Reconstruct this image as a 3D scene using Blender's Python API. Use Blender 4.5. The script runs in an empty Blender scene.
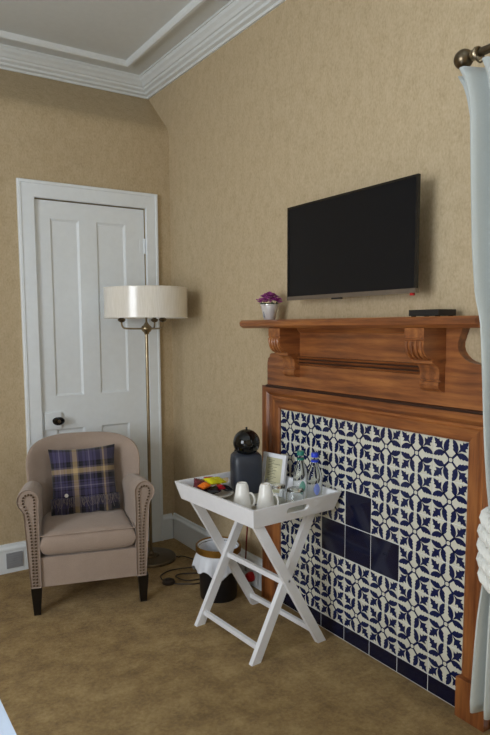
import bpy, bmesh, math, random
from mathutils import Vector, Matrix
random.seed(7)
scene = bpy.context.scene
COL = scene.collection
PI = math.pi

# ------------------------------------------------------------------ camera
cam_d = bpy.data.cameras.new('camera')
cam = bpy.data.objects.new('camera', cam_d)
COL.objects.link(cam)
YAW, PITCH, ROLL, FPX, CX, CY = 0.56704873, 0.09969825, 0.00723002, 621.164, 227.195, 388.242
fw = Vector((math.sin(YAW)*math.cos(PITCH), math.cos(YAW)*math.cos(PITCH), -math.sin(PITCH)))
rt = Vector((math.cos(YAW), -math.sin(YAW), 0.0))
dn = fw.cross(rt)
c_, s_ = math.cos(ROLL), math.sin(ROLL)
rt, dn = c_*rt + s_*dn, -s_*rt + c_*dn
m = Matrix((( rt.x, -dn.x, -fw.x, -1.845), (rt.y, -dn.y, -fw.y, -3.551), (rt.z, -dn.z, -fw.z, 1.383), (0, 0, 0, 1)))
cam.matrix_world = m
cam_d.sensor_fit = 'VERTICAL'
cam_d.sensor_height = 24.0
cam_d.lens = FPX/735*24.0
cam_d.shift_x = (245-CX)/735
cam_d.shift_y = (CY-367.5)/735
cam_d.clip_start = 0.02
scene.camera = cam

# ------------------------------------------------------------------ world, daylight, exposure
w = bpy.data.worlds.new('sky'); scene.world = w
w.use_nodes = True
bg = w.node_tree.nodes['Background']
bg.inputs[0].default_value = (0.62, 0.76, 1.0, 1)
bg.inputs[1].default_value = 0.6

def area(name, loc, rot, sx, sy, power, col):
    l = bpy.data.lights.new(name, 'AREA'); l.shape = 'RECTANGLE'
    l.size, l.size_y, l.energy, l.color = sx, sy, power, col
    o = bpy.data.objects.new(name, l); COL.objects.link(o)
    o.location = loc; o.rotation_euler = rot
    return o
# daylight coming in at the two windows of the room (beside the fireplace, and in the wall opposite)
area('daylight_fireside_window', (0.30, -3.15, 1.58), (0, PI/2, 0), 1.55, 1.05, 82, (0.72, 0.85, 1.0))
area('daylight_far_window', (-4.25, -2.55, 1.60), (0, -PI/2, 0), 1.65, 1.75, 90, (0.90, 0.95, 1.0))

scene.view_settings.view_transform = 'Standard'
scene.view_settings.look = 'None'
scene.view_settings.gamma = 1
scene.view_settings.use_curve_mapping = False
scene.view_settings.exposure = 0.24

# ------------------------------------------------------------------ materials
def srgb(r, g, b):
    f = lambda v: (v/255/12.92) if v/255 <= 0.04045 else ((v/255+0.055)/1.055)**2.4
    return (f(r), f(g), f(b), 1)
class NT:
    def __init__(s, name):
        s.m = bpy.data.materials.new(name); s.m.use_nodes = True
        s.t = s.m.node_tree; s.b = s.t.nodes['Principled BSDF']
    def n(s, kind, **kw):
        nd = s.t.nodes.new(kind)
        for k, v in kw.items():
            if k in nd.inputs: nd.inputs[k].default_value = v
            else: setattr(nd, k, v)
        return nd
    def l(s, a, b): s.t.links.new(a, b)
    def ramp(s, src, stops, interp='LINEAR'):
        r = s.n('ShaderNodeValToRGB'); cr = r.color_ramp; cr.interpolation = interp
        cr.elements[0].position, cr.elements[0].color = stops[0]
        cr.elements[1].position, cr.elements[1].color = stops[-1]
        for p, c in stops[1:-1]:
            e = cr.elements.new(p); e.color = c
        s.l(src, r.inputs[0]); return r.outputs[0]
    def coord(s, which='Object', scale=(1, 1, 1)):
        tc = s.n('ShaderNodeTexCoord'); mp = s.n('ShaderNodeMapping')
        mp.inputs['Scale'].default_value = scale
        s.l(tc.outputs[which], mp.inputs[0]); return mp.outputs[0]
    def noise(s, vec, scale, detail=4, rough=0.55):
        n = s.n('ShaderNodeTexNoise', Scale=scale, Detail=detail, Roughness=rough); s.l(vec, n.inputs['Vector']); return n.outputs[0]
    def bump(s, h, strength=0.3, dist=0.002):
        b = s.n('ShaderNodeBump', Strength=strength, Distance=dist); s.l(h, b.inputs['Height']); s.l(b.outputs[0], s.b.inputs['Normal'])
def flat(name, col, rough=0.5, metal=0, spec=0.5, var=0.06, scale=30, bump=0, coat=0):
    t = NT(name); v = t.coord()
    no = t.noise(v, scale)
    lo = tuple(c*(1-var) for c in col[:3])+(1,); hi = tuple(min(1, c*(1+var)) for c in col[:3])+(1,)
    t.l(t.ramp(no, [(0.3, lo), (0.7, hi)]), t.b.inputs['Base Color'])
    t.b.inputs['Roughness'].default_value = rough; t.b.inputs['Metallic'].default_value = metal
    t.b.inputs['Specular IOR Level'].default_value = spec
    if coat: t.b.inputs['Coat Weight'].default_value = coat
    if bump: t.bump(no, bump, 0.001)
    return t.m
def wallpaper():
    t = NT('wallpaper'); v = t.coord()
    a = t.noise(t.coord('Object', (1, 1, 0.6)), 24, 6, 0.75)
    c = t.noise(t.coord('Object', (1, 1, 0.55)), 130, 3, 0.6)
    mx = t.n('ShaderNodeMath', operation='ADD'); t.l(a, mx.inputs[0]); t.l(c, mx.inputs[1])
    h = t.n('ShaderNodeMath', operation='MULTIPLY'); t.l(mx.outputs[0], h.inputs[0]); h.inputs[1].default_value = 0.5
    col = t.ramp(h.outputs[0], [(0.34, srgb(172, 152, 119)), (0.5, srgb(189, 169, 136)), (0.68, srgb(202, 183, 151))])
    t.l(col, t.b.inputs['Base Color']); t.b.inputs['Roughness'].default_value = 0.62
    t.b.inputs['Specular IOR Level'].default_value = 0.3
    t.bump(h.outputs[0], 0.2, 0.002); return t.m
def carpet():
    t = NT('carpet'); v = t.coord()
    a = t.noise(v, 9.5, 4, 0.6); f = t.noise(v, 420, 2, 0.7); g = t.noise(v, 60, 4, 0.7)
    mx = t.n('ShaderNodeMix', data_type='FLOAT'); mx.inputs[0].default_value = 0.42
    t.l(a, mx.inputs[2]); t.l(g, mx.inputs[3])
    col = t.ramp(mx.outputs[0], [(0.36, srgb(136, 107, 62)), (0.5, srgb(166, 135, 83)), (0.62, srgb(190, 160, 106))])
    m2 = t.n('ShaderNodeMix', data_type='RGBA', blend_type='MULTIPLY'); m2.inputs[0].default_value = 0.5
    t.l(col, m2.inputs[6]); t.l(t.ramp(f, [(0.3, (0.55, 0.55, 0.55, 1)), (0.7, (1, 1, 1, 1))]), m2.inputs[7])
    t.l(m2.outputs[2], t.b.inputs['Base Color']); t.b.inputs['Roughness'].default_value = 1
    t.b.inputs['Specular IOR Level'].default_value = 0.05; t.b.inputs['Sheen Weight'].default_value = 0.15
    ad = t.n('ShaderNodeMath', operation='ADD'); t.l(f, ad.inputs[0]); t.l(g, ad.inputs[1])
    t.bump(ad.outputs[0], 0.8, 0.006); return t.m
def wood(name, axis, cols):
    sc = [1, 1, 1]; sc[axis] = 0.09
    t = NT(name); v = t.coord('Object', tuple(sc))
    a = t.noise(v, 38, 6, 0.65); b = t.noise(t.coord('Object', (1, 1, 1)), 4, 2, 0.5)
    wv = t.n('ShaderNodeTexWave', Scale=9.0, Distortion=5.0, Detail=3.0)
    wv.bands_direction = 'XYZ'[(axis+1) % 3] if axis != 1 else 'Z'; t.l(v, wv.inputs['Vector'])
    mx = t.n('ShaderNodeMix', data_type='FLOAT'); mx.inputs[0].default_value = 0.10
    t.l(a, mx.inputs[2]); t.l(wv.outputs[1], mx.inputs[3])
    m2 = t.n('ShaderNodeMix', data_type='FLOAT'); m2.inputs[0].default_value = 0.28
    t.l(mx.outputs[0], m2.inputs[2]); t.l(b, m2.inputs[3])
    t.l(t.ramp(m2.outputs[0], [(0.28, cols[0]), (0.47, cols[1]), (0.7, cols[2])]), t.b.inputs['Base Color'])
    t.b.inputs['Roughness'].default_value = 0.36; t.b.inputs['Coat Weight'].default_value = 0.25; t.b.inputs['Coat Roughness'].default_value = 0.25
    t.bump(a, 0.06, 0.002); return t.m
def fabric(name, col, scale=900, var=0.14):
    t = NT(name); v = t.coord()
    a = t.noise(t.coord('Object', (1, 1, 0.25)), scale, 2); b = t.noise(t.coord('Object', (0.25, 0.25, 1)), scale, 2); g = t.noise(v, 9, 3)
    ad = t.n('ShaderNodeMath', operation='ADD'); t.l(a, ad.inputs[0]); t.l(b, ad.inputs[1])
    m2 = t.n('ShaderNodeMix', data_type='FLOAT'); m2.inputs[0].default_value = 0.3
    h = t.n('ShaderNodeMath', operation='MULTIPLY'); h.inputs[1].default_value = 0.5; t.l(ad.outputs[0], h.inputs[0])
    t.l(h.outputs[0], m2.inputs[2]); t.l(g, m2.inputs[3])
    lo = tuple(c*(1-var) for c in col[:3])+(1,); hi = tuple(min(1, c*(1+var)) for c in col[:3])+(1,)
    t.l(t.ramp(m2.outputs[0], [(0.35, lo), (0.65, hi)]), t.b.inputs['Base Color'])
    t.b.inputs['Roughness'].default_value = 0.9; t.b.inputs['Sheen Weight'].default_value = 0.25; t.b.inputs['Specular IOR Level'].default_value = 0.2
    t.bump(h.outputs[0], 0.3, 0.001); return t.m
def tartan():
    t = NT('tartan'); tc = t.n('ShaderNodeTexCoord'); sp = t.n('ShaderNodeSeparateXYZ'); t.l(tc.outputs['UV'], sp.inputs[0])
    K, P, L, Y, G, D = srgb(14, 13, 17), srgb(68, 61, 94), srgb(128, 121, 138), srgb(182, 156, 112), srgb(98, 87, 88), srgb(32, 29, 44)
    def sett(o, stops):
        return t.ramp(o, stops, 'CONSTANT')
    def pur(a): return [(a, P), (a+.04, D), (a+.055, P), (a+.09, L), (a+.105, P), (a+.15, D), (a+.165, P)]
    def yel(a): return [(a, G), (a+.03, Y), (a+.10, G)]
    a = sett(sp.outputs[0], [(0, K)]+pur(.05)+[(.25, K), (.275, D), (.29, K)]+yel(.31)+[(.43, K), (.45, D)]+pur(.49)+[(.69, K)]+yel(.76)[:2]+[(.82, G), (.87, K), (.93, D)])
    b = sett(sp.outputs[1], [(0, K), (.06, D)]+pur(.10)[::2]+[(.25, K)]+pur(.31)+[(.50, K)]+yel(.575)+[(.70, K), (.73, D), (.75, K)]+pur(.78)[::2]+[(.95, K)])
    mx = t.n('ShaderNodeMix', data_type='RGBA'); mx.inputs[0].default_value = 0.5; t.l(a, mx.inputs[6]); t.l(b, mx.inputs[7])
    t.l(mx.outputs[2], t.b.inputs['Base Color']); t.b.inputs['Roughness'].default_value = 0.95; t.b.inputs['Sheen Weight'].default_value = 0.3
    t.bump(t.noise(t.coord(), 700, 2), 0.4, 0.002); return t.m
def glass(name, col, ior=1.45, rough=0.0):
    t = NT(name); t.b.inputs['Base Color'].default_value = col; t.b.inputs['Transmission Weight'].default_value = 1
    t.b.inputs['IOR'].default_value = ior; t.b.inputs['Roughness'].default_value = rough
    t.b.inputs['Roughness'].default_value = 0.02
    return t.m
def pane_mat():
    t = NT('window_pane'); tr = t.n('ShaderNodeBsdfTransparent'); gl = t.n('ShaderNodeBsdfGlossy', Roughness=0.02)
    ms = t.n('ShaderNodeMixShader'); ms.inputs[0].default_value = 0.06
    t.l(tr.outputs[0], ms.inputs[1]); t.l(gl.outputs[0], ms.inputs[2]); t.l(ms.outputs[0], t.t.nodes['Material Output'].inputs[0]); return t.m
def shade_mat():
    t = NT('shade_satin'); v = t.coord('Object', (1, 1, 0.05))
    t.l(t.ramp(t.noise(v, 260, 2), [(0.3, srgb(226, 219, 206)), (0.7, srgb(240, 234, 224))]), t.b.inputs['Base Color'])
    t.b.inputs['Roughness'].default_value = 0.2; t.b.inputs['Specular IOR Level'].default_value = 0.75
    t.b.inputs['Anisotropic'].default_value = 0.0
    return t.m

WC = (srgb(62, 33, 18), srgb(130, 75, 39), srgb(178, 114, 60))
M = dict(
    wallpaper=wallpaper(), carpet=carpet(),
    paint=flat('white_gloss_paint', srgb(232, 237, 240), 0.32, var=0.02), ceiling=flat('ceiling_paint', srgb(214, 218, 218), 0.75, var=0.02),
    cornice=flat('cornice_paint', srgb(220, 224, 224), 0.6, var=0.02),
    wood_h=wood('mahogany_across', 1, WC), wood_v=wood('mahogany_upright', 2, WC), wood_d=wood('mahogany_end', 0, WC),
    wood_dark=flat('dark_wood', srgb(48, 24, 15), 0.4, var=0.2), tile_cream=flat('tile_cream_glaze', srgb(210, 208, 192), 0.16, var=0.05, scale=14), tile_navy=flat('tile_navy_glaze', srgb(20, 30, 72), 0.14, var=0.25, scale=60),
    tile_dark=flat('tile_plain_navy_glaze', srgb(17, 21, 46), 0.09, var=0.15, scale=10), grout=flat('grout', srgb(216, 216, 210), 0.85),
    linen=fabric('linen', srgb(163, 144, 130)), leg_dark=flat('black_lacquer', srgb(18, 15, 14), 0.3), nail=flat('antique_brass_nail', srgb(96, 80, 62), 0.35, metal=1),
    tartan=tartan(), fringe=flat('wool_fringe', srgb(128, 118, 112), 0.95), button=flat('shell_button', srgb(226, 222, 214), 0.3),
    brass=flat('antique_brass', srgb(156, 142, 116), 0.3, metal=1, var=0.12), brass_dark=flat('dark_brass', srgb(112, 99, 80), 0.3, metal=1, var=0.15),
    shade=shade_mat(), shade_in=flat('shade_lining', srgb(226, 222, 212), 0.8), bulb=flat('bulb_glass', srgb(238, 234, 224), 0.25),
    black_gloss=flat('black_gloss_plastic', srgb(10, 10, 11), 0.08), black=flat('black_plastic', srgb(20, 20, 22), 0.38), charcoal=flat('charcoal_plastic', srgb(44, 49, 60), 0.42, var=0.1),
    screen=flat('tv_screen', srgb(13, 15, 20), 0.32, spec=0.25), bezel=flat('tv_bezel', srgb(16, 16, 18), 0.25), silver=flat('tv_strip_silver', srgb(128, 118, 108), 0.35, metal=0.7),
    red=flat('red_plastic', srgb(176, 24, 28), 0.35), darkred=flat('dark_red_cable', srgb(120, 26, 24), 0.5), cord=flat('brown_cord', srgb(44, 33, 25), 0.5),
    trayfloor=flat('tray_floor_greige', srgb(196, 190, 174), 0.45), traywhite=flat('table_white_paint', srgb(240, 241, 245), 0.4, var=0.02), china=flat('white_china', srgb(236, 234, 228), 0.14), 
    paper=flat('cream_paper', srgb(214, 208, 172), 0.8), ink=flat('grey_print', srgb(120, 116, 92), 0.8),
    glass=glass('clear_glass', (0.97, 0.99, 0.985, 1)), water=glass('bottle_water', (0.95, 0.985, 0.98, 1), 1.33),
    capgreen=flat('green_cap', srgb(24, 122, 104), 0.35), capblue=flat('blue_cap', srgb(24, 62, 214), 0.35), labgreen=flat('green_print', srgb(112, 166, 152), 0.5), labblue=flat('blue_print', srgb(120, 136, 200), 0.5),
    foilred=flat('red_foil', srgb(170, 26, 40), 0.25, var=0.35, scale=60), foilyel=flat('yellow_foil', srgb(222, 214, 20), 0.25, var=0.15, scale=50), foilblk=flat('black_foil', srgb(22, 20, 26), 0.2, var=0.3), foilor=flat('orange_foil', srgb(232, 118, 22), 0.3, var=0.2), foilmar=flat('maroon_foil', srgb(96, 22, 40), 0.25, var=0.5, scale=60), foilblue=flat('blue_foil', srgb(30, 136, 178), 0.3),
    binblack=flat('bin_black', srgb(20, 20, 24), 0.45), gold=flat('gold_rim', srgb(150, 112, 52), 0.36, metal=0.75, var=0.15), steel=flat('teaspoon_steel', srgb(190, 190, 192), 0.2, metal=1),
    curtain=fabric('curtain_cotton', srgb(192, 197, 194), 500, 0.04), rope=fabric('rope_cotton', srgb(222, 222, 216), 700, 0.06),
    tin=flat('silver_tin', srgb(222, 218, 216), 0.3, metal=0.35), petal=flat('purple_petals', srgb(146, 40, 128), 0.7, var=0.4, scale=70), petal2=flat('lilac_petals', srgb(190, 96, 170), 0.7, var=0.3, scale=70), stalk=flat('grey_green_leaf', srgb(92, 100, 82), 0.7, var=0.2),
    duvet=fabric('white_duvet', srgb(206, 216, 230), 400, 0.03), mattress=fabric('mattress_ticking', srgb(214, 212, 206), 500, 0.04), bedwood=wood('bed_wood', 0, (srgb(60, 38, 24), srgb(96, 62, 40), srgb(120, 84, 56))),
    vent=flat('vent_grey', srgb(150, 152, 156), 0.5), pane=pane_mat(), iron=flat('bracket_black', srgb(26, 26, 28), 0.5),
)
m_ = NT('liner'); m_.b.inputs['Base Color'].default_value = srgb(226, 230, 238); m_.b.inputs['Roughness'].default_value = 0.35; m_.b.inputs['Transmission Weight'].default_value = 0.0
m_.bump(m_.noise(m_.coord(), 45, 4, 0.6), 0.6, 0.006); M['liner'] = m_.m

# ------------------------------------------------------------------ mesh helpers
def link(name, me, parent=None):
    o = bpy.data.objects.new(name, me); COL.objects.link(o)
    if parent: o.parent = parent
    return o
def fin(name, bm, mats, parent=None, smooth=False, bevel=0, seg=2, solid=0, sub=0, sharp=0.7):
    if bevel: 
        es = [e for e in bm.edges if e.is_manifold and e.calc_face_angle(0) > 0.5]
        bmesh.ops.bevel(bm, geom=es, offset=bevel, segments=seg, affect='EDGES', profile=0.5, clamp_overlap=True)
    bmesh.ops.recalc_face_normals(bm, faces=bm.faces[:])
    me = bpy.data.meshes.new(name)
    for f in bm.faces: f.smooth = smooth
    if smooth:
        for e in bm.edges:
            if e.is_manifold and e.calc_face_angle(0) > sharp: e.smooth = False
    bm.to_mesh(me); bm.free()
    if not isinstance(mats, (list, tuple)): mats = [mats]
    for k in mats: me.materials.append(M[k] if isinstance(k, str) else k)
    o = link(name, me, parent)
    if solid:
        md = o.modifiers.new('thickness', 'SOLIDIFY'); md.thickness = solid; md.offset = 0
    if sub:
        md = o.modifiers.new('subdivision', 'SUBSURF'); md.levels = sub; md.render_levels = sub
    return o
def BM(): return bmesh.new()
def box(bm, x0, x1, y0, y1, z0, z1, mat=0, xf=None):
    vs = [bm.verts.new((x, y, z)) for x in (x0, x1) for y in (y0, y1) for z in (z0, z1)]
    if xf:
        for v in vs: v.co = xf @ v.co
    for q in ((0, 1, 3, 2), (4, 6, 7, 5), (0, 4, 5, 1), (2, 3, 7, 6), (0, 2, 6, 4), (1, 5, 7, 3)):
        f = bm.faces.new([vs[i] for i in q]); f.material_index = mat
    return vs
def boxo(name, dims, mat, parent=None, bevel=0.0, seg=2):
    bm = BM(); box(bm, *dims); return fin(name, bm, mat, parent, bevel=bevel, seg=seg)
def loft(bm, rings, caps=(True, True), closed=False, mat=0):
    R = [[bm.verts.new(p) for p in r] for r in rings]
    n = len(R[0]); k = len(R)
    for i in range(k if closed else k-1):
        a, b = R[i], R[(i+1) % k]
        for j in range(n):
            f = bm.faces.new((a[j], a[(j+1) % n], b[(j+1) % n], b[j])); f.material_index = mat
    if not closed:
        if caps[0]: bm.faces.new(R[0]).material_index = mat
        if caps[1]: bm.faces.new(R[-1][::-1]).material_index = mat
    return R
def lathe(bm, prof, c=(0, 0, 0), n=32, mat=0, caps=(True, True)):
    rings = [[(c[0]+r*math.cos(2*PI*i/n), c[1]+r*math.sin(2*PI*i/n), c[2]+z) for i in range(n)] for r, z in prof]
    return loft(bm, rings, caps, mat=mat)
def tube(bm, pts, r, n=8, closed=False, mat=0):
    pts = [Vector(p) for p in pts]; K = len(pts); rings = []
    up = Vector((0.13, 0.21, 0.97)); prev = None
    for i, p in enumerate(pts):
        if closed: t = pts[(i+1) % K]-pts[i-1]
        else: t = pts[min(i+1, K-1)]-pts[max(i-1, 0)]
        t.normalize()
        if prev is None:
            a = t.cross(up); a.normalize()
        else:
            a = prev-t*prev.dot(t); a.normalize()
        prev = a; b = t.cross(a); rr = r[i] if isinstance(r, (list, tuple)) else r
        rings.append([p+a*rr*math.cos(2*PI*j/n)+b*rr*math.sin(2*PI*j/n) for j in range(n)])
    loft(bm, rings, closed=closed, mat=mat)
def smooth_path(pts, per=8):
    P = [Vector(p) for p in pts]; out = []
    for i in range(len(P)-1):
        a, b, c, d = P[max(i-1, 0)], P[i], P[i+1], P[min(i+2, len(P)-1)]
        for k in range(per):
            t = k/per
            out.append(0.5*((2*b)+(c-a)*t+(2*a-5*b+4*c-d)*t*t+(3*b-3*c+d-a)*t**3))
    out.append(P[-1]); return out
def ico(bm, c, r, sub=2, sc=(1, 1, 1), mat=0):
    g = bmesh.ops.create_icosphere(bm, subdivisions=sub, radius=r)
    for v in g['verts']: v.co = Vector((v.co.x*sc[0]+c[0], v.co.y*sc[1]+c[1], v.co.z*sc[2]+c[2]))
    for f in bm.faces:
        pass
    return g['verts']
def sphere(bm, c, r, n=24, k=14, sc=(1, 1, 1)):
    prof = [(max(1e-4, r*math.sin(PI*i/k)), -r*math.cos(PI*i/k)) for i in range(k+1)]
    rings = [[(c[0]+a*math.cos(2*PI*i/n)*sc[0], c[1]+a*math.sin(2*PI*i/n)*sc[1], c[2]+z*sc[2]) for i in range(n)] for a, z in prof]
    loft(bm, rings)
def prism(bm, poly, axis, a, b, mat=0):
    def P(u, v, t): return {0: (t, u, v), 1: (u, t, v), 2: (u, v, t)}[axis]
    loft(bm, [[P(u, v, a) for u, v in poly], [P(u, v, b) for u, v in poly]], mat=mat)
def pillow(bm, W, H, T, ea=4, eb=4, e=0.5, n=20, fn=None, uv=False, wave=0.0):
    """closed cushion shape: W,H half sizes, T half thickness; plane is local x,z, thickness along y"""
    uvl = bm.loops.layers.uv.new('UVMap') if uv else None
    def th(i, j): return T*max(0.0, (1-abs(i)**ea)*(1-abs(j)**eb))**e
    G = {}
    for side in (-1, 1):
        for a in range(n+1):
            for b in range(n+1):
                i, j = math.sin((2*a/n-1)*PI/2), math.sin((2*b/n-1)*PI/2)
                edge = a in (0, n) or b in (0, n)
                if edge and side == 1: G[(1, a, b)] = G[(-1, a, b)]; continue
                pin = 1-wave*(1-(abs(i))**2)*abs(j)**3; pin2 = 1-wave*(1-(abs(j))**2)*abs(i)**3
                p = Vector((i*W*pin2, side*th(i, j), j*H*pin))
                if fn: p = fn(p, i, j, side)
                G[(side, a, b)] = bm.verts.new(p)
    for side in (-1, 1):
        for a in range(n):
            for b in range(n):
                ids = [(a, b), (a+1, b), (a+1, b+1), (a, b+1)]
                vs = [G[(side,)+q] for q in ids]
                if side == 1: vs = vs[::-1]; ids = ids[::-1]
                f = bm.faces.new(vs)
                if uv:
                    for lp, q in zip(f.loops, ids): lp[uvl].uv = (math.sin((2*q[0]/n-1)*PI/2)*.5+.5, math.sin((2*q[1]/n-1)*PI/2)*.5+.5)
def tag(o, label, cat, group=None, kind=None):
    o['label'] = label
    if cat: o['category'] = cat
    if group: o['group'] = group
    if kind: o['kind'] = kind
    return o
def thing(name, label, cat, loc=(0, 0, 0), rz=0, group=None, kind=None):
    o = bpy.data.objects.new(name, None); COL.objects.link(o); o.empty_display_size = 0.1
    o.location = loc; o.rotation_euler = (0, 0, rz)
    return tag(o, label, cat, group, kind)
def stuff(o): o['kind'] = 'stuff'; return o

# ------------------------------------------------------------------ room shell
XL, YF, ZC, YU = -3.95, -4.55, 2.955, 0.284      # left wall, front wall, ceiling, upper back wall
tag(boxo('floor', (XL-0.15, 0.15, YF-0.15, 0.45, -0.08, 0), 'carpet'), 'mottled golden brown carpet covering the whole floor', 'floor', kind='structure')
tag(boxo('ceiling', (XL-0.15, 0.15, YF-0.15, 0.45, ZC, ZC+0.1), 'ceiling'), 'plain white painted ceiling', 'ceiling', kind='structure')
# back wall: thick lower part whose top slopes back to the cornice, with the opening of the cupboard door
DX0, DX1, DZ = -0.847, -0.173, 2.1
bm = BM()
prof = [(0, 0)]
for k in range(7):       # plastered crease, slightly eased
    t_ = k/6; prof.append((.055*t_*t_*.72, 2.535+.055*(2*t_*(1-t_))+(.055+.055*.69)*t_*t_))
prof += [(YU, 2.863), (YU, ZC), (0.45, ZC), (0.45, 0)]
prism(bm, prof, 0, XL, DX0); prism(bm, prof, 0, DX1, 0)
prism(bm, [(0, DZ)]+prof[1:-1]+[(0.45, DZ)], 0, DX0, DX1); box(bm, DX0, DX1, 0.14, 0.45, 0, DZ)
tag(fin('wall_back', bm, 'wallpaper'), 'beige textured wallpaper wall around the white door, sloping back near the ceiling', 'wall', kind='structure')
def wall_win(name, x0, x1, wy0, wy1, wz0, wz1, label):
    bm = BM()
    box(bm, x0, x1, YF-0.15, wy0, 0, ZC); box(bm, x0, x1, wy1, 0.45, 0, ZC)
    box(bm, x0, x1, wy0, wy1, 0, wz0); box(bm, x0, x1, wy0, wy1, wz1, ZC)
    return tag(fin(name, bm, 'wallpaper'), label, 'wall', kind='structure')
W1 = (-3.68, -2.62, 0.80, 2.36); W2 = (-3.45, -1.65, 0.75, 2.45)
wall_win('wall_right', 0, 0.15, *W1, 'beige textured wallpaper wall with the fireplace and television')
wall_win('wall_left', XL-0.15, XL, *W2, 'beige wallpaper wall opposite the fireplace')
tag(boxo('wall_front', (XL, 0, YF-0.15, YF, 0, ZC), 'wallpaper'), 'beige wallpaper wall behind the viewer', 'wall', kind='structure')
def window(name, xc, W, label):
    y0, y1, z0, z1 = W
    r = thing(name, label, 'window', (xc, (y0+y1)/2, z0), kind='structure')
    hw, H = (y1-y0)/2, z1-z0
    bm = BM(); t = 0.06
    box(bm, -.03, .03, -hw, -hw+t, 0, H); box(bm, -.03, .03, hw-t, hw, 0, H); box(bm, -.03, .03, -hw+t, hw-t, 0, t); box(bm, -.03, .03, -hw+t, hw-t, H-t, H)
    fin('window_frame', bm, 'paint', r)
    boxo('meeting_rail', (-.03, .03, -hw+t, hw-t, H/2-.025, H/2+.025), 'paint', r)
    for a, b in ((t, H/2-.025), (H/2+.025, H-t)): boxo('pane', (-.003, .003, -hw+t, hw-t, a, b), 'pane', r)
window('window_1', 0.10, W1, 'white sash window beside the fireplace behind the curtain')
window('window_2', XL-0.08, W2, 'white sash window in the wall opposite the fireplace')
# cornice, mitred round the room
prof = [(0, 2.858), (.012, 2.858), (.017, 2.868), (.036, 2.873), (.040, 2.884), (.058, 2.892), (.062, 2.903), (.070, 2.905), (.080, 2.918), (.094, 2.930), (.099, 2.946), (.106, 2.946), (.108, 2.9549), (0, 2.9549)]
def ring_at(d, z, x0=XL, x1=0, y0=YF, y1=YU): return [(x0+d, y0+d, z), (x1-d, y0+d, z), (x1-d, y1-d, z), (x0+d, y1-d, z)]
bm = BM(); loft(bm, [ring_at(d, z) for d, z in prof], closed=True)
tag(fin('trim_1', bm, 'cornice'), 'white stepped plaster cornice along the top of the walls', 'cornice', kind='structure')
bm = BM(); loft(bm, [ring_at(d, z) for d, z in [(.228, 2.9549), (.232, 2.934), (.240, 2.925), (.256, 2.925), (.264, 2.934), (.268, 2.9549)]], closed=True)
tag(fin('trim_2', bm, 'cornice'), 'thin raised white rib running round the ceiling', 'cornice', kind='structure')
# baseboards
BP = [(0, 0), (-.018, 0), (-.018, .128), (-.024, .132), (-.022, .142), (-.012, .152), (-.010, .162), (0, .165)]
def base_right(name, y0, y1, label):
    bm = BM(); prism(bm, BP, 1, y0, y1); tag(fin(name, bm, 'paint'), label, 'baseboard', kind='structure')
base_right('baseboard_right_1', -1.036, 0.0, 'white moulded baseboard between the room corner and the fireplace')
base_right('baseboard_right_2', -4.55, -2.345, 'white moulded baseboard below the curtain')
bm = BM(); prism(bm, BP, 0, XL, -0.940); bb = fin('baseboard_back_1', bm, 'paint'); tag(bb, 'white moulded baseboard left of the armchair', 'baseboard', kind='structure')
bm = BM(); prism(bm, BP, 0, -0.094, -0.024); tag(fin('baseboard_back_2', bm, 'paint'), 'short white baseboard between door frame and corner', 'baseboard', kind='structure')
v = thing('wall_vent', 'small grey square vent plate on the baseboard left of the armchair', 'vent', (-1.035, -0.0185, 0.028))
boxo('plate', (-.045, .045, -.006, 0, 0, .088), 'vent', v, bevel=.002)
for k in range(5): boxo('louvre', (-.035, .035, -.009, -.0055, .014+k*.0135, .021+k*.0135), 'vent', v)

# ------------------------------------------------------------------ door
d = thing('door_1', 'white four panel cupboard door in a white architrave behind the armchair', 'door', (-0.510, 0, 0), kind='structure')
hw = 0.331
AP = [(0, 0), (0, -.014), (.004, -.018), (.072, -.019), (.076, -.024), (.088, -.024), (.092, -.020), (.092, 0)]   # (width from opening, out)
def arch(side):
    o = 0.337
    xs = lambda w_: side*(o+w_*(1 if side < 0 else .85))
    bm = BM(); loft(bm, [[(xs(a), b, 0) for a, b in AP], [(xs(a), b, DZ+a) for a, b in AP]]); return fin('architrave_side', bm, 'paint', d)
arch(-1); arch(1)
bm = BM(); loft(bm, [[(-(.337+a), b, DZ+a) for a, b in AP], [(.337+a*.85, b, DZ+a) for a, b in AP]]); fin('architrave_top', bm, 'paint', d)
LT, LY0, LY1 = 2.094, 0.006, 0.046
xs = [-hw, -.248, -.080, .026, .208, hw]     # stile, panel, muntin, panel, stile
def leafpiece(nm, x0, x1, z0, z1): return boxo(nm, (x0, x1, LY0, LY1, z0, z1), 'paint', d, bevel=.0015, seg=1)
leafpiece('stile', xs[0], xs[1], .008, LT); leafpiece('stile', xs[4], xs[5], .008, LT)
leafpiece('rail', xs[1], xs[4], 1.995, LT); leafpiece('rail', xs[1], xs[4], .79, .985); leafpiece('rail', xs[1], xs[4], .008, .22)
leafpiece('muntin', xs[2], xs[3], .985, 1.995); leafpiece('muntin', xs[2], xs[3], .22, .79)
for x0, x1 in ((xs[1], xs[2]), (xs[3], xs[4])):
    for z0, z1 in ((.985, 1.995), (.22, .79)):
        bm = BM(); t = .012
        loft(bm, [[(x0, LY0+.0035, z0), (x1, LY0+.0035, z0), (x1, LY0+.0035, z1), (x0, LY0+.0035, z1)],
                  [(x0+t, LY0+.010, z0+t), (x1-t, LY0+.010, z0+t), (x1-t, LY0+.010, z1-t), (x0+t, LY0+.010, z1-t)]], caps=(False, True))
        fin('panel', bm, 'paint', d)
for z in (1.83, .35):
    bm = BM(); tube(bm, [(hw-.001, -.001, z), (hw-.001, -.001, z+.09)], .007, 10); box(bm, hw-.03, hw-.004, LY0-.003, LY0, z+.005, z+.085); fin('hinge', bm, 'paint', d)
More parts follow.
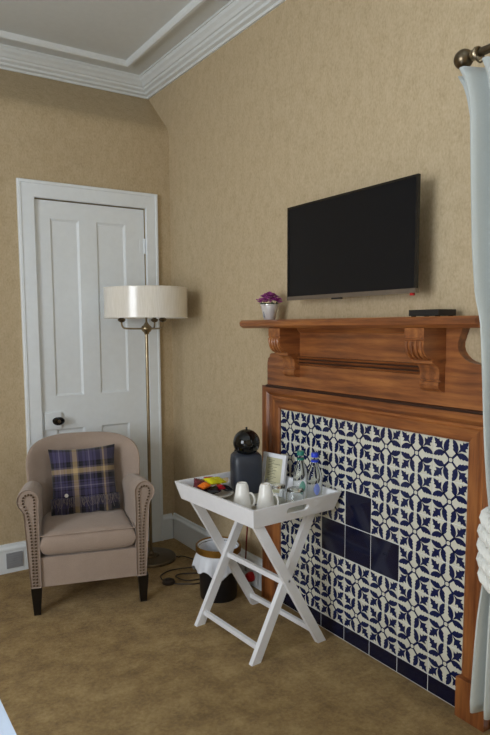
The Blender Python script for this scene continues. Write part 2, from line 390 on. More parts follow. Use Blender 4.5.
lk = boxo('lock_case', (-.322, -.225, -.008, LY0, .795, .892), 'paint', d, bevel=.002)
bm = BM()
lathe(bm, [(.004, 0), (.017, .0), (.019, .004), (.012, .008), (.010, .020), (.020, .028), (.0245, .036), (.021, .043), (.001, .046)], n=20)
k = fin('knob', bm, 'black_gloss', lk, smooth=True); k.location = (-.252, -.008, .845); k.rotation_euler = (PI/2, 0, 0); k.scale = (1.45, 1.0, 1)
bm = BM(); lathe(bm, [(.001, 0), (.010, 0), (.009, .002), (.001, .0025)], n=16); k2 = fin('knob_centre', bm, 'brass_dark', lk); k2.location = (-.252, -.0535, .845); k2.rotation_euler = (PI/2, 0, 0)

# ------------------------------------------------------------------ fireplace surround
TW = 0.152; TY, TZ = -1.161, 0.981        # top left corner of the tile field
FC = -1.693
fp = thing('fireplace_surround', 'carved reddish brown wooden fireplace surround filled with navy and cream patterned tiles', 'fireplace', (0, FC, 0))
def fy(y): return y-FC
boxo('grout_bed', (-.0125, 0, fy(TY-7*TW), fy(TY), 0, TZ), 'grout', fp)
def motif(bm, mat):
    def poly(pts):
        vs = [bm.verts.new((-.0153, -TW*x, TW*y)) for x, y in pts]
        f = bm.faces.new(vs); f.material_index = mat
    leaf = [(.150, .158), (.122, .190), (.076, .226), (.050, .272), (.070, .290), (.040, .350), (.062, .366), (.042, .432), (.054, .494), (.122, .468), (.172, .412), (.202, .346), (.208, .288), (.198, .228), (.176, .174)]
    arrow = [(.185, .185), (.250, .224), (.300, .250), (.350, .240), (.432, .238), (.396, .294), (.408, .320), (.466, .330), (.442, .368), (.466, .412), (.476, .476)]
    arrow = arrow+[(b, a) for a, b in arrow[::-1][1:-1]]
    stem = [(.072, .034), (.034, .072), (.098, .136), (.170, .215), (.215, .170), (.136, .098)]
    for q in range(4):
        for sh in (leaf, [(b, a) for a, b in leaf], arrow, stem):
            pts = sh
            for _ in range(q): pts = [(-b, a) for a, b in pts]
            poly(pts)
    n = 16
    for i in range(n):
        a, b = 2*PI*i/n, 2*PI*(i+1)/n
        poly([(.052*math.cos(a), .052*math.sin(a)), (.078*math.cos(a), .078*math.sin(a)), (.078*math.cos(b), .078*math.sin(b)), (.052*math.cos(b), .052*math.sin(b))])
def tile_mesh(h, patterned, name):
    bm = BM(); g = .0019
    box(bm, -.015, -.003, -TW/2+g, TW/2-g, -h/2+g, h/2-g)
    bmesh.ops.bevel(bm, geom=[e for e in bm.edges if all(v.co.x < -.014 for v in e.verts)], offset=.0012, segments=1, affect='EDGES')
    bmesh.ops.recalc_face_normals(bm, faces=bm.faces[:])
    if patterned: motif(bm, 1)
    me = bpy.data.meshes.new(name); bm.to_mesh(me); bm.free()
    for k in (('tile_cream', 'tile_navy') if patterned else ('tile_dark',)): me.materials.append(M[k])
    return me
tp, tdk, tb = tile_mesh(TW, True, 'patterned_tile'), tile_mesh(TW, False, 'plain_tile'), tile_mesh(.0665, False, 'bottom_tile')
for r in range(6):
    for c in range(7):
        dark = (r, c) in ((2, 3), (3, 2), (3, 3), (3, 4))
        o = link('tile', tdk if dark else tp, fp)
        o.location = (random.uniform(-.0003, .0003), fy(TY-(c+.5)*TW), TZ-(r+.5)*TW); o.rotation_euler = (0, random.uniform(-.003, .003), random.uniform(-.003, .003))
        if dark: o['label'] = 'plain dark navy tile'
for c in range(7):
    o = link('tile', tb, fp); o.location = (0, fy(TY-(c+.5)*TW), .0345); o['label'] = 'low plain navy tile along the floor'
# timber frame round the tiles, mitred at the top corners
FW = .110
FPf = [(0, 0), (0, .020), (.008, .024), (.046, .028), (.052, .022), (.060, .022), (.068, .034), (.080, .044), (.096, .047), (FW, .047), (FW, 0)]
ya, yb = fy(TY), fy(TY-7*TW)
for s, y in ((1, ya), (-1, yb)):
    bm = BM(); loft(bm, [[(-h_, y+s*w_, .145) for w_, h_ in FPf], [(-h_, y+s*w_, TZ+w_) for w_, h_ in FPf]]); fin('frame_stile', bm, 'wood_v', fp)
    bm = BM(); y0, y1 = sorted((y-s*.002, y+s*(FW+.004)))
    box(bm, -.050, 0, y0, y1, 0, .145); fin('plinth_block', bm, 'wood_v', fp, bevel=.006)
bm = BM(); loft(bm, [[(-h_, ya+w_, TZ+w_) for w_, h_ in FPf], [(-h_, yb-w_, TZ+w_) for w_, h_ in FPf]]); fin('frame_rail', bm, 'wood_h', fp)
# overmantel board with shaped ends
def ends():
    pts = [(.607, 1.092), (.607, 1.205), (.600, 1.226), (.590, 1.232), (.586, 1.244)]
    for i in range(9):
        a = i/8*PI*0.62
        pts.append((.490+.088*(1-math.sin(a)), 1.250+.075*(1-math.cos(a))*0.86))
    pts += [(.498, 1.345), (.508, 1.372)]
    return pts
E_ = ends(); E_ = [p for i, p in enumerate(E_) if i == 0 or p[1] > E_[i-1][1]-1e-4]
bm = BM(); prism(bm, [(-a, b) for a, b in E_]+[(a, b) for a, b in E_[::-1]], 0, -.040, 0); fin('overmantel_board', bm, 'wood_h', fp, bevel=.002, seg=1)
bm = BM(); prism(bm, [(-.05, 1.085), (-.052, 1.090), (-.052, 1.094), (-.044, 1.096), (-.0405, 1.0975), (-.002, 1.0975), (-.002, 1.0915), (-.047, 1.0915)], 1, -.607, .607); fin('frame_cap_moulding', bm, 'wood_dark', fp)  # coloured darker than the other timber, a thin dark line above the frame
for z in (1.204, 1.219, 1.234):
    bm = BM(); prism(bm, [(-.0401, z), (-.050, z+.0002), (-.056, z+.0045), (-.050, z+.0088), (-.0401, z+.009)], 1, -.356, .356); fin('reeded_moulding', bm, 'wood_h', fp)
boxo('reed_ground', (-.0435, -.0395, -.356, .356, 1.2025, 1.2445), 'wood_dark', fp)  # darker strip behind the reeds, so the gaps between them come out dark
# shelf
SP = [(-.001, 1.372), (-.150, 1.372), (-.158, 1.376), (-.170, 1.384), (-.172, 1.398), (-.168, 1.404), (-.160, 1.410), (-.001, 1.410)]
bm = BM(); loft(bm, [[(x*.93 if x < -.01 else x, -.658, z) for x, z in SP], [(x, -.650, z) for x, z in SP], [(x, .655, z) for x, z in SP], [(x*.90 if x < -.01 else x, .676, (z-1.39)*.6+1.391) for x, z in SP]])
fin('mantel_shelf', bm, 'wood_h', fp)
bm = BM(); prism(bm, [(-.0401, 1.3718), (-.062, 1.3718), (-.058, 1.364), (-.046, 1.352), (-.0401, 1.350)], 1, -.355, .355); fin('shelf_bed_moulding', bm, 'wood_h', fp)
# corbels
CP = [(.040, 1.3718), (.155, 1.3718), (.155, 1.3365), (.151, 1.335), (.151, 1.331), (.156, 1.3285), (.157, 1.310), (.151, 1.290), (.138, 1.274), (.122, 1.266), (.106, 1.2625), (.108, 1.258), (.108, 1.250), (.098, 1.247), (.084, 1.241), (.075, 1.230), (.071, 1.214), (.071, 1.192), (.064, 1.190), (.064, 1.184), (.073, 1.182), (.076, 1.172), (.072, 1.160), (.060, 1.151), (.046, 1.147), (.040, 1.146)]
for cy in (-2.0925, -1.2935):
    y = fy(cy); hwd = .0425
    bm = BM(); prism(bm, [(-a, b) for a, b in CP], 1, y-hwd, y+hwd); cb = fin('corbel', bm, 'wood_d', fp, bevel=.0008, seg=1)
    for k in range(4):
        yy = y-.030+k*.020
        bm = BM(); tube(bm, smooth_path([(-.156, yy, 1.326), (-.158, yy, 1.310), (-.152, yy, 1.289), (-.139, yy, 1.2725), (-.123, yy, 1.265)], 4), [.0042+.0016*math.sin(q/16*PI) for q in range(17)], 8); fin('carved_flute', bm, 'wood_v', cb, smooth=True)
    boxo('lip', (-.112, -.0405, y-hwd-.003, y+hwd+.003, 1.2495, 1.2585), 'wood_h', cb, bevel=.003)

# ------------------------------------------------------------------ television, mantel things
tv = thing('television', 'flat black television mounted on the wall above the mantel shelf', 'television', (0, -1.692, 1.495))
TWd, TH = .3635, .405
boxo('back_panel', (-.093, -.062, -TWd+.05, TWd-.05, .03, TH-.05), 'bezel', tv, bevel=.008)
bm = BM(); b_ = .009
for dm in ((-TWd, TWd, 0.0, .0), ): pass
box(bm, -.108, -.096, -TWd, TWd, TH-b_, TH); box(bm, -.108, -.096, -TWd, -TWd+b_, .016, TH-b_); box(bm, -.108, -.096, TWd-b_, TWd, .016, TH-b_)
fin('bezel', bm, 'bezel', tv)
boxo('screen', (-.1055, -.0945, -TWd+b_, TWd-b_, .016, TH-b_), 'screen', tv)
st = boxo('lower_strip', (-.110, -.090, -TWd, TWd, 0, .016), 'silver', tv, bevel=.003)
boxo('sensor_bump', (-.106, -.094, .02, .075, -.006, .001), 'black', st, bevel=.002)
rl = boxo('standby_light', (-.109, -.098, -TWd+.012, -TWd+.026, -.009, .0), 'red', st, bevel=.002); rl['label'] = 'red standby light'
bm = BM(); box(bm, -.006, 0, -.11, .11, .1, .3); box(bm, -.0615, -.005, -.06, .06, .12, .28); fin('wall_bracket', bm, 'iron', tv)

pt = thing('flower_pot', 'small silver tin pot of purple flowers at the left end of the mantel shelf', 'plant', (-.10, -1.185, 1.4102))
bm = BM(); lathe(bm, [(.024, 0), (.026, .002), (.041, .066), (.044, .068), (.044, .072), (.040, .072), (.036, .058), (.001, .056)], n=28); pot = fin('pot', bm, 'tin', pt, smooth=True)
boxo('ribbon', (-.0345, -.020, -.004, .004, .012, .066), 'vent', pot)
bm = BM()
for k in range(120):
    a, rr = random.uniform(0, 2*PI), .054*math.sqrt(random.random()); zz = .078+.040*(1-(rr/.060)**2)+random.uniform(-.008, .008)
    c = Vector((rr*math.cos(a), rr*math.sin(a), zz)); rb = random.uniform(.009, .014); ph = random.uniform(0, PI)
    for q in range(5):
        b = ph+2*PI*q/5; n1 = Vector((math.cos(b), math.sin(b), random.uniform(.1, .7))).normalized(); t1 = Vector((-math.sin(b), math.cos(b), 0))
        vs = [bm.verts.new(p) for p in (c, c+n1*rb*.6+t1*rb*.45, c+n1*rb*1.15, c+n1*rb*.6-t1*rb*.45)]
        f = bm.faces.new(vs); f.material_index = 1 if k % 3 == 0 else 0
stuff(fin('blossoms', bm, ['petal', 'petal2'], pt, solid=.0006))
bm = BM()
for k in range(26):
    a = 2*PI*k/26; r0, r1 = .030, random.uniform(.044, .060); z1 = random.uniform(.070, .084)
    n1 = Vector((math.cos(a), math.sin(a), 0)); t1 = Vector((-math.sin(a), math.cos(a), 0))
    bm.faces.new([bm.verts.new(p) for p in (n1*r0+Vector((0, 0, .058)), n1*(r0+r1)/2+t1*.006+Vector((0, 0, z1)), n1*r1+Vector((0, 0, z1-.004)), n1*(r0+r1)/2-t1*.006+Vector((0, 0, z1)))])
stuff(fin('foliage', bm, 'stalk', pt, solid=.0006))

sb = thing('set_top_box', 'low black set top box lying at the right end of the mantel shelf', 'electronics', (-.092, -2.115, 1.4102), .02)
boxo('case', (-.046, .046, -.062, .062, .003, .024), 'black', sb, bevel=.005, seg=3)
for x in (-.035, .035):
    for y in (-.05, .05): boxo('rubber_foot', (x-.006, x+.006, y-.006, y+.006, 0, .004), 'black_gloss', sb)

# ------------------------------------------------------------------ curtain, rod
RX, RZ = -.18, 2.180
rod = thing('curtain_rod', 'antique brass curtain rod with a ball finial at upper right', 'curtain rod', (RX, -2.28, RZ))
bm = BM(); tube(bm, [(0, -.02, 0), (0, -1.75, 0)], .0125, 14); fin('rod', bm, 'brass_dark', rod, smooth=True)
bm = BM(); sphere(bm, (0, 0, 0), .029); fin('ball_finial', bm, 'brass_dark', rod, smooth=True)
bm = BM(); lathe(bm, [(.013, -.02), (.019, -.018), (.021, -.010), (.016, -.004), (.016, .004)], n=18); c = fin('finial_collar', bm, 'brass', rod, smooth=True); c.location = (0, -.036, 0); c.rotation_euler = (-PI/2, 0, 0)
for yy in (-.10, -1.68):
    bm = BM(); tube(bm, [(.179, yy, -.03), (.06, yy, -.03), (.0, yy, -.012)], .007, 8); fin('rod_bracket', bm, 'brass_dark', rod)
cu = thing('curtain', 'pale white curtain gathered by a rope tie-back at the right edge', 'curtain', (RX, -2.45, .12))
KL = [(.16, -2.376), (.19, -2.374), (.46, -2.396), (.60, -2.412), (.72, -2.428), (.80, -2.428), (.90, -2.412), (1.06, -2.392), (1.396, -2.357), (1.47, -2.334), (1.607, -2.318), (2.02, -2.294), (2.10, -2.274), (2.15, -2.244)]
KR = [(.12, -2.66), (.46, -2.62), (.70, -2.57), (.80, -2.57), (1.06, -2.62), (1.6, -2.68), (2.15, -2.72)]
def lerp(K, z):
    for (a, b), (c, e) in zip(K, K[1:]):
        if z <= c: return b+(e-b)*(z-a)/(c-a)
    return K[-1][1]
bm = BM(); NZ, NS = 60, 84; G = []
for i in range(NZ+1):
    z = .165+(2.145-.165)*i/NZ; row = []
    yl, yr = lerp(KL, z), lerp(KR, z)
    amp = .030 if z > 1 else .030-.012*max(0, 1-abs(z-.75)/.25)
    for j in range(NS+1):
        s = j/NS
        x = amp*math.sin(2*PI*6.2*s+.9+.4*math.sin(z*2.3))+.006*math.sin(31*s+4*z)
        row.append(bm.verts.new((x, yl+(yr-yl)*s+.45-.0+2.0, z-.12)))
    G.append(row)
for i in range(NZ):
    for j in range(NS): bm.faces.new((G[i][j], G[i][j+1], G[i+1][j+1], G[i+1][j]))
fin('drape', bm, 'curtain', cu, smooth=True, solid=.004)
bm = BM()
for lv in range(5):
    for s in range(3):       # twisted rope wound round the curtain
        pts = []
        for i in range(72):
            t = 2*PI*i/72; gy = .078+.008*math.sin(PI*lv/4); cy, cx = -2.500+gy*math.cos(t), .002+.056*math.sin(t)
            cz = .600+.044*lv+.030*math.cos(t)
            tw = 10*t+2*PI*s/3; rr = .012
            pts.append((cx+rr*math.cos(tw)*math.sin(t), cy+2.45+rr*math.cos(tw)*math.cos(t), cz+rr*math.sin(tw)-.12))
        tube(bm, pts, .0125, 6, closed=True)
tb_ = fin('tie_back_rope', bm, 'rope', cu, smooth=True); tb_['label'] = 'thick twisted white rope'
for k in range(6):
    yy = -2.335-k*.07
    bm = BM(); pts = [(.0205*math.cos(2*PI*i/20), 0, .0205*math.sin(2*PI*i/20)-.006) for i in range(20)]; tube(bm, pts, .003, 6, closed=True)
    c = fin('curtain_ring', bm, 'brass_dark', cu, smooth=True); c.location = (0, yy+2.45, RZ-.12)

# ------------------------------------------------------------------ floor lamp
lp = thing('floor_lamp', 'antique brass floor lamp with a wide white drum shade beside the door', 'lamp', (-.300, -.262, 0))
bm = BM(); lathe(bm, [(.150, 0), (.150, .012), (.146, .017), (.05, .022), (.048, .030), (.020, .036), (.012, .05), (.001, .05)], n=48); fin('base', bm, 'brass_dark', lp, smooth=True)
bm = BM(); lathe(bm, [(.0095, .045), (.0095, 1.352), (.001, 1.353)], n=16); fin('pole', bm, 'brass', lp, smooth=True)
bm = BM(); lathe(bm, [(.001, 1.335), (.013, 1.340), (.016, 1.350), (.022, 1.354), (.030, 1.366), (.031, 1.376), (.027, 1.386), (.018, 1.392), (.012, 1.40), (.006, 1.41), (.006, 1.60), (.001, 1.60)], n=24); hub = fin('hub', bm, 'brass', lp, smooth=True)
va = math.atan2(-.262+3.551, -.300+1.845)       # direction away from the viewer
for a in (190, 70, -50):
    an = va-PI/2+math.radians(a); dx, dy = math.cos(an), math.sin(an)
    bm = BM(); tube(bm, smooth_path([(dx*r, dy*r, z) for r, z in ((.024, 1.372), (.07, 1.372), (.118, 1.374), (.136, 1.382), (.142, 1.400), (.142, 1.412))], 6), .0052, 8); ar = fin('arm', bm, 'brass', lp, smooth=True)
    bm = BM(); lathe(bm, [(.006, 1.408), (.018, 1.414), (.0225, 1.422), (.020, 1.428), (.012, 1.432), (.012, 1.465), (.001, 1.466)], (dx*.142, dy*.142, 0), 16); fin('candle_cup', bm, 'brass_dark', ar, smooth=True)
    bm = BM(); lathe(bm, [(.010, 1.466), (.016, 1.49), (.012, 1.52), (.003, 1.545), (.001, 1.546)], (dx*.142, dy*.142, 0), 14); fin('bulb', bm, 'bulb', ar, smooth=True)
SR = .238
bm = BM(); lathe(bm, [(SR, 1.432), (SR, 1.604), (SR-.003, 1.604), (SR-.003, 1.432)], n=96, caps=(False, False))
bm.verts.ensure_lookup_table(); n = 96
for j in range(n): bm.faces.new((bm.verts[j], bm.verts[(j+1) % n], bm.verts[3*n+(j+1) % n], bm.verts[3*n+j]))
sh = fin('lamp_shade', bm, 'shade', lp, smooth=True); sh['label'] = 'white satin drum shade'
for z in (1.434, 1.602):
    bm = BM(); tube(bm, [(SR*math.cos(2*PI*i/64), SR*math.sin(2*PI*i/64), z) for i in range(64)], .0022, 6, closed=True); fin('shade_trim', bm, 'shade_in', sh, smooth=True)
bm = BM()
for k in range(3):
    a = 2*PI*k/3+.3; tube(bm, [(.006*math.cos(a), .006*math.sin(a), 1.595), ((SR-.003)*math.cos(a), (SR-.003)*math.sin(a), 1.595)], .002, 6)
fin('shade_spider', bm, 'brass', sh)
ox, oy = .300, .262
bm = BM(); cp = smooth_path([(x+ox, y+oy, .006) for x, y in ((-.165, -.325), (-.125, -.40), (-.085, -.50), (-.10, -.60), (-.20, -.54), (-.30, -.50), (-.375, -.545), (-.395, -.60), (-.378, -.64), (-.33, -.705), (-.26, -.750), (-.17, -.72), (-.14, -.66), (-.20, -.62), (-.27, -.575), (-.31, -.60), (-.29, -.68), (-.19, -.70), (-.10, -.70), (-.035, -.78))], 6)
for i, p in enumerate(cp): p.z = .0045+.005*(1+math.sin(i*.35))*(0.5 if i > 40 else 1)*(1 if i > 2 else 0)
tube(bm, cp, .0035, 6); fin('power_cord', bm, 'cord', lp, smooth=True)
bm = BM(); lathe(bm, [(.034, 0), (.036, .008), (.032, .018), (.018, .022), (.014, .027), (.001, .028)], (-.378+ox, -.642+oy, 0), 24); fin('foot_switch', bm, 'cord', lp, smooth=True)

# ------------------------------------------------------------------ armchair
ch = thing('armchair', 'beige linen armchair with rolled arms, brass nail trim and black legs', 'armchair', (-.842, -.715, 0), -math.radians(16))
def leg(u, v, du, dv, h=.142, w=.026):
    bm = BM(); loft(bm, [[(u+du+a*w*.62, v+dv+b*w*.62, 0) for a, b in ((-1, -1), (1, -1), (1, 1), (-1, 1))], [(u+a*w, v+b*w, h) for a, b in ((-1, -1), (1, -1), (1, 1), (-1, 1))]]); fin('leg', bm, 'leg_dark', ch, bevel=.002)
for s in (-1, 1): leg(s*.257+.006, .032, 0, 0); leg(s*.205, .50, s*.01, .03)
bm = BM(); loft(bm, [[(-.276, .012, .140), (.278, .012, .140), (.230, .53, .140), (-.230, .53, .140)], [(-.281, .010, .285), (.281, .010, .285), (.245, .54, .300), (-.245, .54, .300)]]); fin('seat_base', bm, 'linen', ch, bevel=.012, seg=3)
bm = BM()
def seatf(p, i, j, s): return Vector((p.x*(1-.06*(j+1)/2), .225+p.z, .345+p.y+.012*(1-i*i)*(1-j*j)*s))
pillow(bm, .229, .232, .056, 18, 18, .5, 30, seatf); sc_ = fin('seat_cushion', bm, 'linen', ch, smooth=True)
bm = BM()
for z in (.394,): tube(bm, smooth_path([(-.216, .30, z), (-.222, .03, z), (-.205, .001, z-.0), (0, -.001, z+.001), (.205, .001, z), (.222, .03, z), (.216, .30, z)], 6), .0032, 6)
fin('piping', bm, 'linen', sc_, smooth=True)
def armprof(s):
    pts = [(.228, .142), (.228, .40), (.229, .53)]
    for i in range(15):
        a = PI*1.0-i/14*PI*1.28; pts.append((.2765+.050*math.cos(a), .572+.054*math.sin(a)))
    pts += [(.302, .520), (.297, .50), (.292, .40), (.284, .25), (.276, .142)]
    return [(s*u, z) for u, z in pts]
for s in (-1, 1):
    pr = armprof(s); cx_, cz_ = s*.262, .40; rings = []
    for v, k, sh_, rise in ((0.004, .93, 0, 0), (-.004, .985, 0, 0), (.008, 1, 0, 0), (.10, 1, .004, -.008), (.20, 1, .008, -.022), (.32, .99, .014, -.035), (.40, .9, .024, -.045)):
        rings.append([(cx_+(u-cx_)*(k if k < .99 else 1)-s*sh_, v, cz_+(z-cz_)*(1-(1-k)*.35)+(rise if z > .45 else 0)) for u, z in pr])
    bm = BM(); loft(bm, rings); arm = fin('arm', bm, 'linen', ch, smooth=True)
    bm = BM(); path = [(s*.247, z*1.0) for z in [.156+.0155*k for k in range(27)]]
    path += [(s*(.2725+.0255*math.cos(PI-k/6*PI)), .574+.0275*math.sin(PI-k/6*PI)) for k in range(7)]
    path += [(s*(.298-.036*(1-math.exp(-k*.20))), .560-.0155*k) for k in range(27)]
    for u, z in path:
        lathe(bm, [(.0056, 0), (.0048, .0022), (.0026, .0036), (.0005, .0040)], (0, 0, 0), 6)
        for q in bm.verts[-24:] if False else list(bm.verts)[-24:]: q.co = Vector((u+q.co.x, -.0035-q.co.z, z+q.co.y))
    nt = stuff(fin('nail_trim', bm, 'nail', arm)); nt['label'] = 'double row of small brass nails'
bm = BM(); rows = []
NB = 28
def backpt(i, z, wv, side, tk):
    t = (z-.28)/.52
    v = .432+.085*t+side*tk-.215*(abs(wv*i/.298)**2.4)*(1-.12*t)+.03
    return (i*wv+.008, v, z)
zs = [(.28+.32*k/8, 1.0) for k in range(9)]
p_ = 4.4
for k in range(1, 15):
    th = PI/2*k/14.5; zs.append((.60+.195*math.sin(th)**(2/p_), max(.004, math.cos(th))**(2/p_)))
for z, wf in zs:
    W_ = (.262+.036*min(1, (z-.28)/.36))*max(wf, .02)
    te = 1 if z < .68 else max(.001, 1-((z-.68)/.115)**3.0)**.5 if z < .7949 else .2
    ring = []
    for side in (-1, 1):
        for a in range(NB+1):
            i = math.sin((2*a/NB-1)*PI/2)*(1 if side == -1 else -1)
            if side == 1 and a in (0, NB): continue
            tk = .058*te*max(0, 1-abs(i)**4)**.5
            ring.append(backpt(i, z, W_, side, tk))
    rows.append(ring)
loft(bm, rows); fin('backrest', bm, 'linen', ch, smooth=True, sharp=9)

# tartan cushion standing on the seat against the back
tc_ = thing('cushion', 'purple and black tartan cushion with a fringed flap on the beige armchair', 'cushion', (0, 0, 0))
a16 = -math.radians(16)
def chair_pt(u, v, z): return Vector((-.842+u*math.cos(a16)-v*math.sin(a16), -.715+u*math.sin(a16)+v*math.cos(a16), z))
tc_.location = chair_pt(.004, .330, .576); tc_.rotation_euler = (-math.radians(13), math.radians(-1.5), a16)
bm = BM(); pillow(bm, .193, .192, .062, 2.6, 2.6, .62, 26, uv=True, wave=.07); fin('cover', bm, 'tartan', tc_, smooth=True)
bm = BM(); uvl = bm.loops.layers.uv.new('UVMap')
def cov_y(x, z):
    i, j = min(1, abs(x)/.193), min(1, abs(z)/.192); return -.062*max(0, (1-i**2.6)*(1-j**2.6))**.62
G = []
for b in range(9):
    z = -.098-.094*b/8; row = []
    for a in range(25):
        x = -.196+.392*a/24; y = cov_y(x*.97, max(z, -.175))-.006-.003*math.sin(a*1.3+b)
        row.append((bm.verts.new((x, y, z+.004*math.sin(a*.9))), (a/24, .5+z/.384)))
    G.append(row)
for b in range(8):
    for a in range(24):
        q = [G[b][a], G[b][a+1], G[b+1][a+1], G[b+1][a]]
        f = bm.faces.new([t[0] for t in q])
        for lp_, t in zip(f.loops, q): lp_[uvl].uv = t[1]
tc_.scale = (.905, .905, .905)
fl = fin('flap', bm, 'tartan', tc_, smooth=True, solid=.004)
bm = BM()
for k in range(70):
    x = -.196+.392*k/69+random.uniform(-.002, .002); z = -.100+random.uniform(-.004, .004); y = cov_y(x*.97, z)-.010
    L = random.uniform(.028, .055) if k % 9 else .07
    tube(bm, [(x, y, z), (x+random.uniform(-.006, .006), y-.004, z-L*.5), (x+random.uniform(-.014, .014), y+random.uniform(-.003, .003), z-L)], .0011, 4)
stuff(fin('fringe', bm, 'fringe', fl))
bm = BM(); lathe(bm, [(.001, 0), (.010, 0), (.011, .002), (.009, .0035), (.001, .003)], n=14); bt = fin('button', bm, 'button', fl, smooth=True); bt.location = (-.107, cov_y(-.107, -.085)-.008, -.083); bt.rotation_euler = (PI/2, 0, 0)

# ------------------------------------------------------------------ tray table
TT = (-.286, -1.327); TR = math.radians(3.0); FZ = .601
tt = thing('tray_table', 'white butler tray table on crossed folding legs before the fireplace', 'table', (TT[0], TT[1], 0), TR)
bu, bv, tu, tv2, z0, z1, th_ = .219, .272, .240, .297, .592, .672, .012
def side_panel(half_len_b, half_len_t, off_b, off_t, slot, name):
    """panel along local x, leaning outwards along -y; returns bmesh"""
    bm = BM(); n = 40; H = z1-z0
    def P(s, t, d_):     # s in -1..1 along, t 0..1 up, d_ 0 outer 1 inner
        L = half_len_b+(half_len_t-half_len_b)*t - d_*th_*1.02
        return Vector((s*L, -(off_b+(off_t-off_b)*t)+d_*th_, z0+H*t))
    if not slot:
        loft(bm, [[P(-1, 0, 0), P(1, 0, 0), P(1, 1, 0), P(-1, 1, 0)], [P(-1, 0, 1), P(1, 0, 1), P(1, 1, 1), P(-1, 1, 1)]]); return bm
    inner, outer = [], []
    hs, ht = .26, .175
    for k in range(n):
        a = 2*PI*k/n; ca, sa = math.cos(a), math.sin(a)
        x_ = (hs-.065)*(1 if ca >= 0 else -1)+.065*ca if abs(ca) > .02 else 0
        inner.append((x_, .56+ht*sa))
        m_x = max(abs(ca)/1.0, abs(sa)/1.0); outer.append((ca/m_x, .5+.5*sa/m_x))
    R = []
    for d_ in (0, 1):
        R.append(([bm.verts.new(P(s, t, d_)) for s, t in outer], [bm.verts.new(P(s, t, d_)) for s, t in inner]))
    for k in range(n):
        q = (k+1) % n
        for d_ in (0, 1): bm.faces.new((R[d_][0][k], R[d_][0][q], R[d_][1][q], R[d_][1][k]))
        bm.faces.new((R[0][0][k], R[0][0][q], R[1][0][q], R[1][0][k])); bm.faces.new((R[0][1][k], R[0][1][q], R[1][1][q], R[1][1][k]))
    return bm
boxo('tray_bottom', (-bu+th_, bu-th_, -bv+th_, bv-th_, z0, FZ-.001), 'trayfloor', tt)
for s in (0, PI):
    o = fin('end_panel', side_panel(bu, tu, bv, tv2, True, ''), 'traywhite', tt); o.rotation_euler = (0, 0, s)
for s in (-PI/2, PI/2):
    o = fin('side_panel', side_panel(bv, tv2, bu, tu, False, ''), 'traywhite', tt); o.rotation_euler = (0, 0, s)
def strut(u0, u1, v, name='leg'):
    bm = BM(); hw_, hv = .0205, .011
    d_ = Vector((u1-u0, 0, -.592)).normalized(); k = hw_/abs(d_.z)
    loft(bm, [[(u0-k, v-hv, .5915), (u0+k, v-hv, .5915), (u0+k, v+hv, .5915), (u0-k, v+hv, .5915)], [(u1-k, v-hv, 0), (u1+k, v-hv, 0), (u1+k, v+hv, 0), (u1-k, v+hv, 0)]]); return fin(name, bm, 'traywhite', tt, bevel=.002)
for v in (-.245, .220): strut(-.180, .172, v)
for v in (-.221, .196): strut(.135, -.176, v)
def bar(u, z, v, r=.0085, name='stretcher'):
    bm = BM(); box(bm, u-r, u+r, v[0], v[1], z-r*1.25, z+r*1.25); fin(name, bm, 'traywhite', tt, bevel=.003)
bar(.140, .055, (-.235, .210)); bar(-.148, .055, (-.211, .186)); bar(-.012, .305, (-.211, .186), .009)
for v in (-.250, .250):
    bm = BM(); lathe(bm, [(.001, 0), (.006, 0), (.005, .003), (.001, .004)], n=12); o = fin('pivot_bolt', bm, 'steel', tt); o.location = (-.022, -.2562 if v < 0 else .2312, .325); o.rotation_euler = (math.copysign(PI/2, -v), 0, 0)

# coffee machine
cm = thing('coffee_machine', 'black pod coffee machine with a round glossy head on the tray', 'coffee machine', (-.214, -1.152, FZ), math.radians(-22))
bm = BM()
rings = []
for z, wx, wy in ((0, .062, .060), (.006, .066, .064), (.05, .071, .066), (.14, .073, .064), (.172, .070, .060), (.184, .060, .050), (.190, .040, .034)):
    rings.append([(wx*math.copysign(abs(math.cos(a))**.5, math.cos(a)), wy*math.copysign(abs(math.sin(a))**.5, math.sin(a)), z) for a in [2*PI*k/32 for k in range(32)]])
loft(bm, rings); fin('body', bm, 'charcoal', cm, smooth=True)
bm = BM(); rings = []
for z, c, wx, wy in ((.10, .046, .052, .024), (.185, .044, .050, .028), (.215, .036, .042, .026), (.24, .024, .022, .018)):
    rings.append([(wx*math.cos(a), c+wy*math.sin(a), z) for a in [2*PI*k/20 for k in range(20)]])
loft(bm, rings); fin('rear_spine', bm, 'black', cm, smooth=True)
bm = BM(); sphere(bm, (0, -.012, .236), .0635, 36, 20); hd = fin('round_head', bm, 'black_gloss', cm, smooth=True)
bm = BM(); lathe(bm, [(.006, .298), (.004, .303), (.006, .307), (.001, .310)], (0, -.012, 0), 10); fin('lever_knob', bm, 'black', hd, smooth=True)
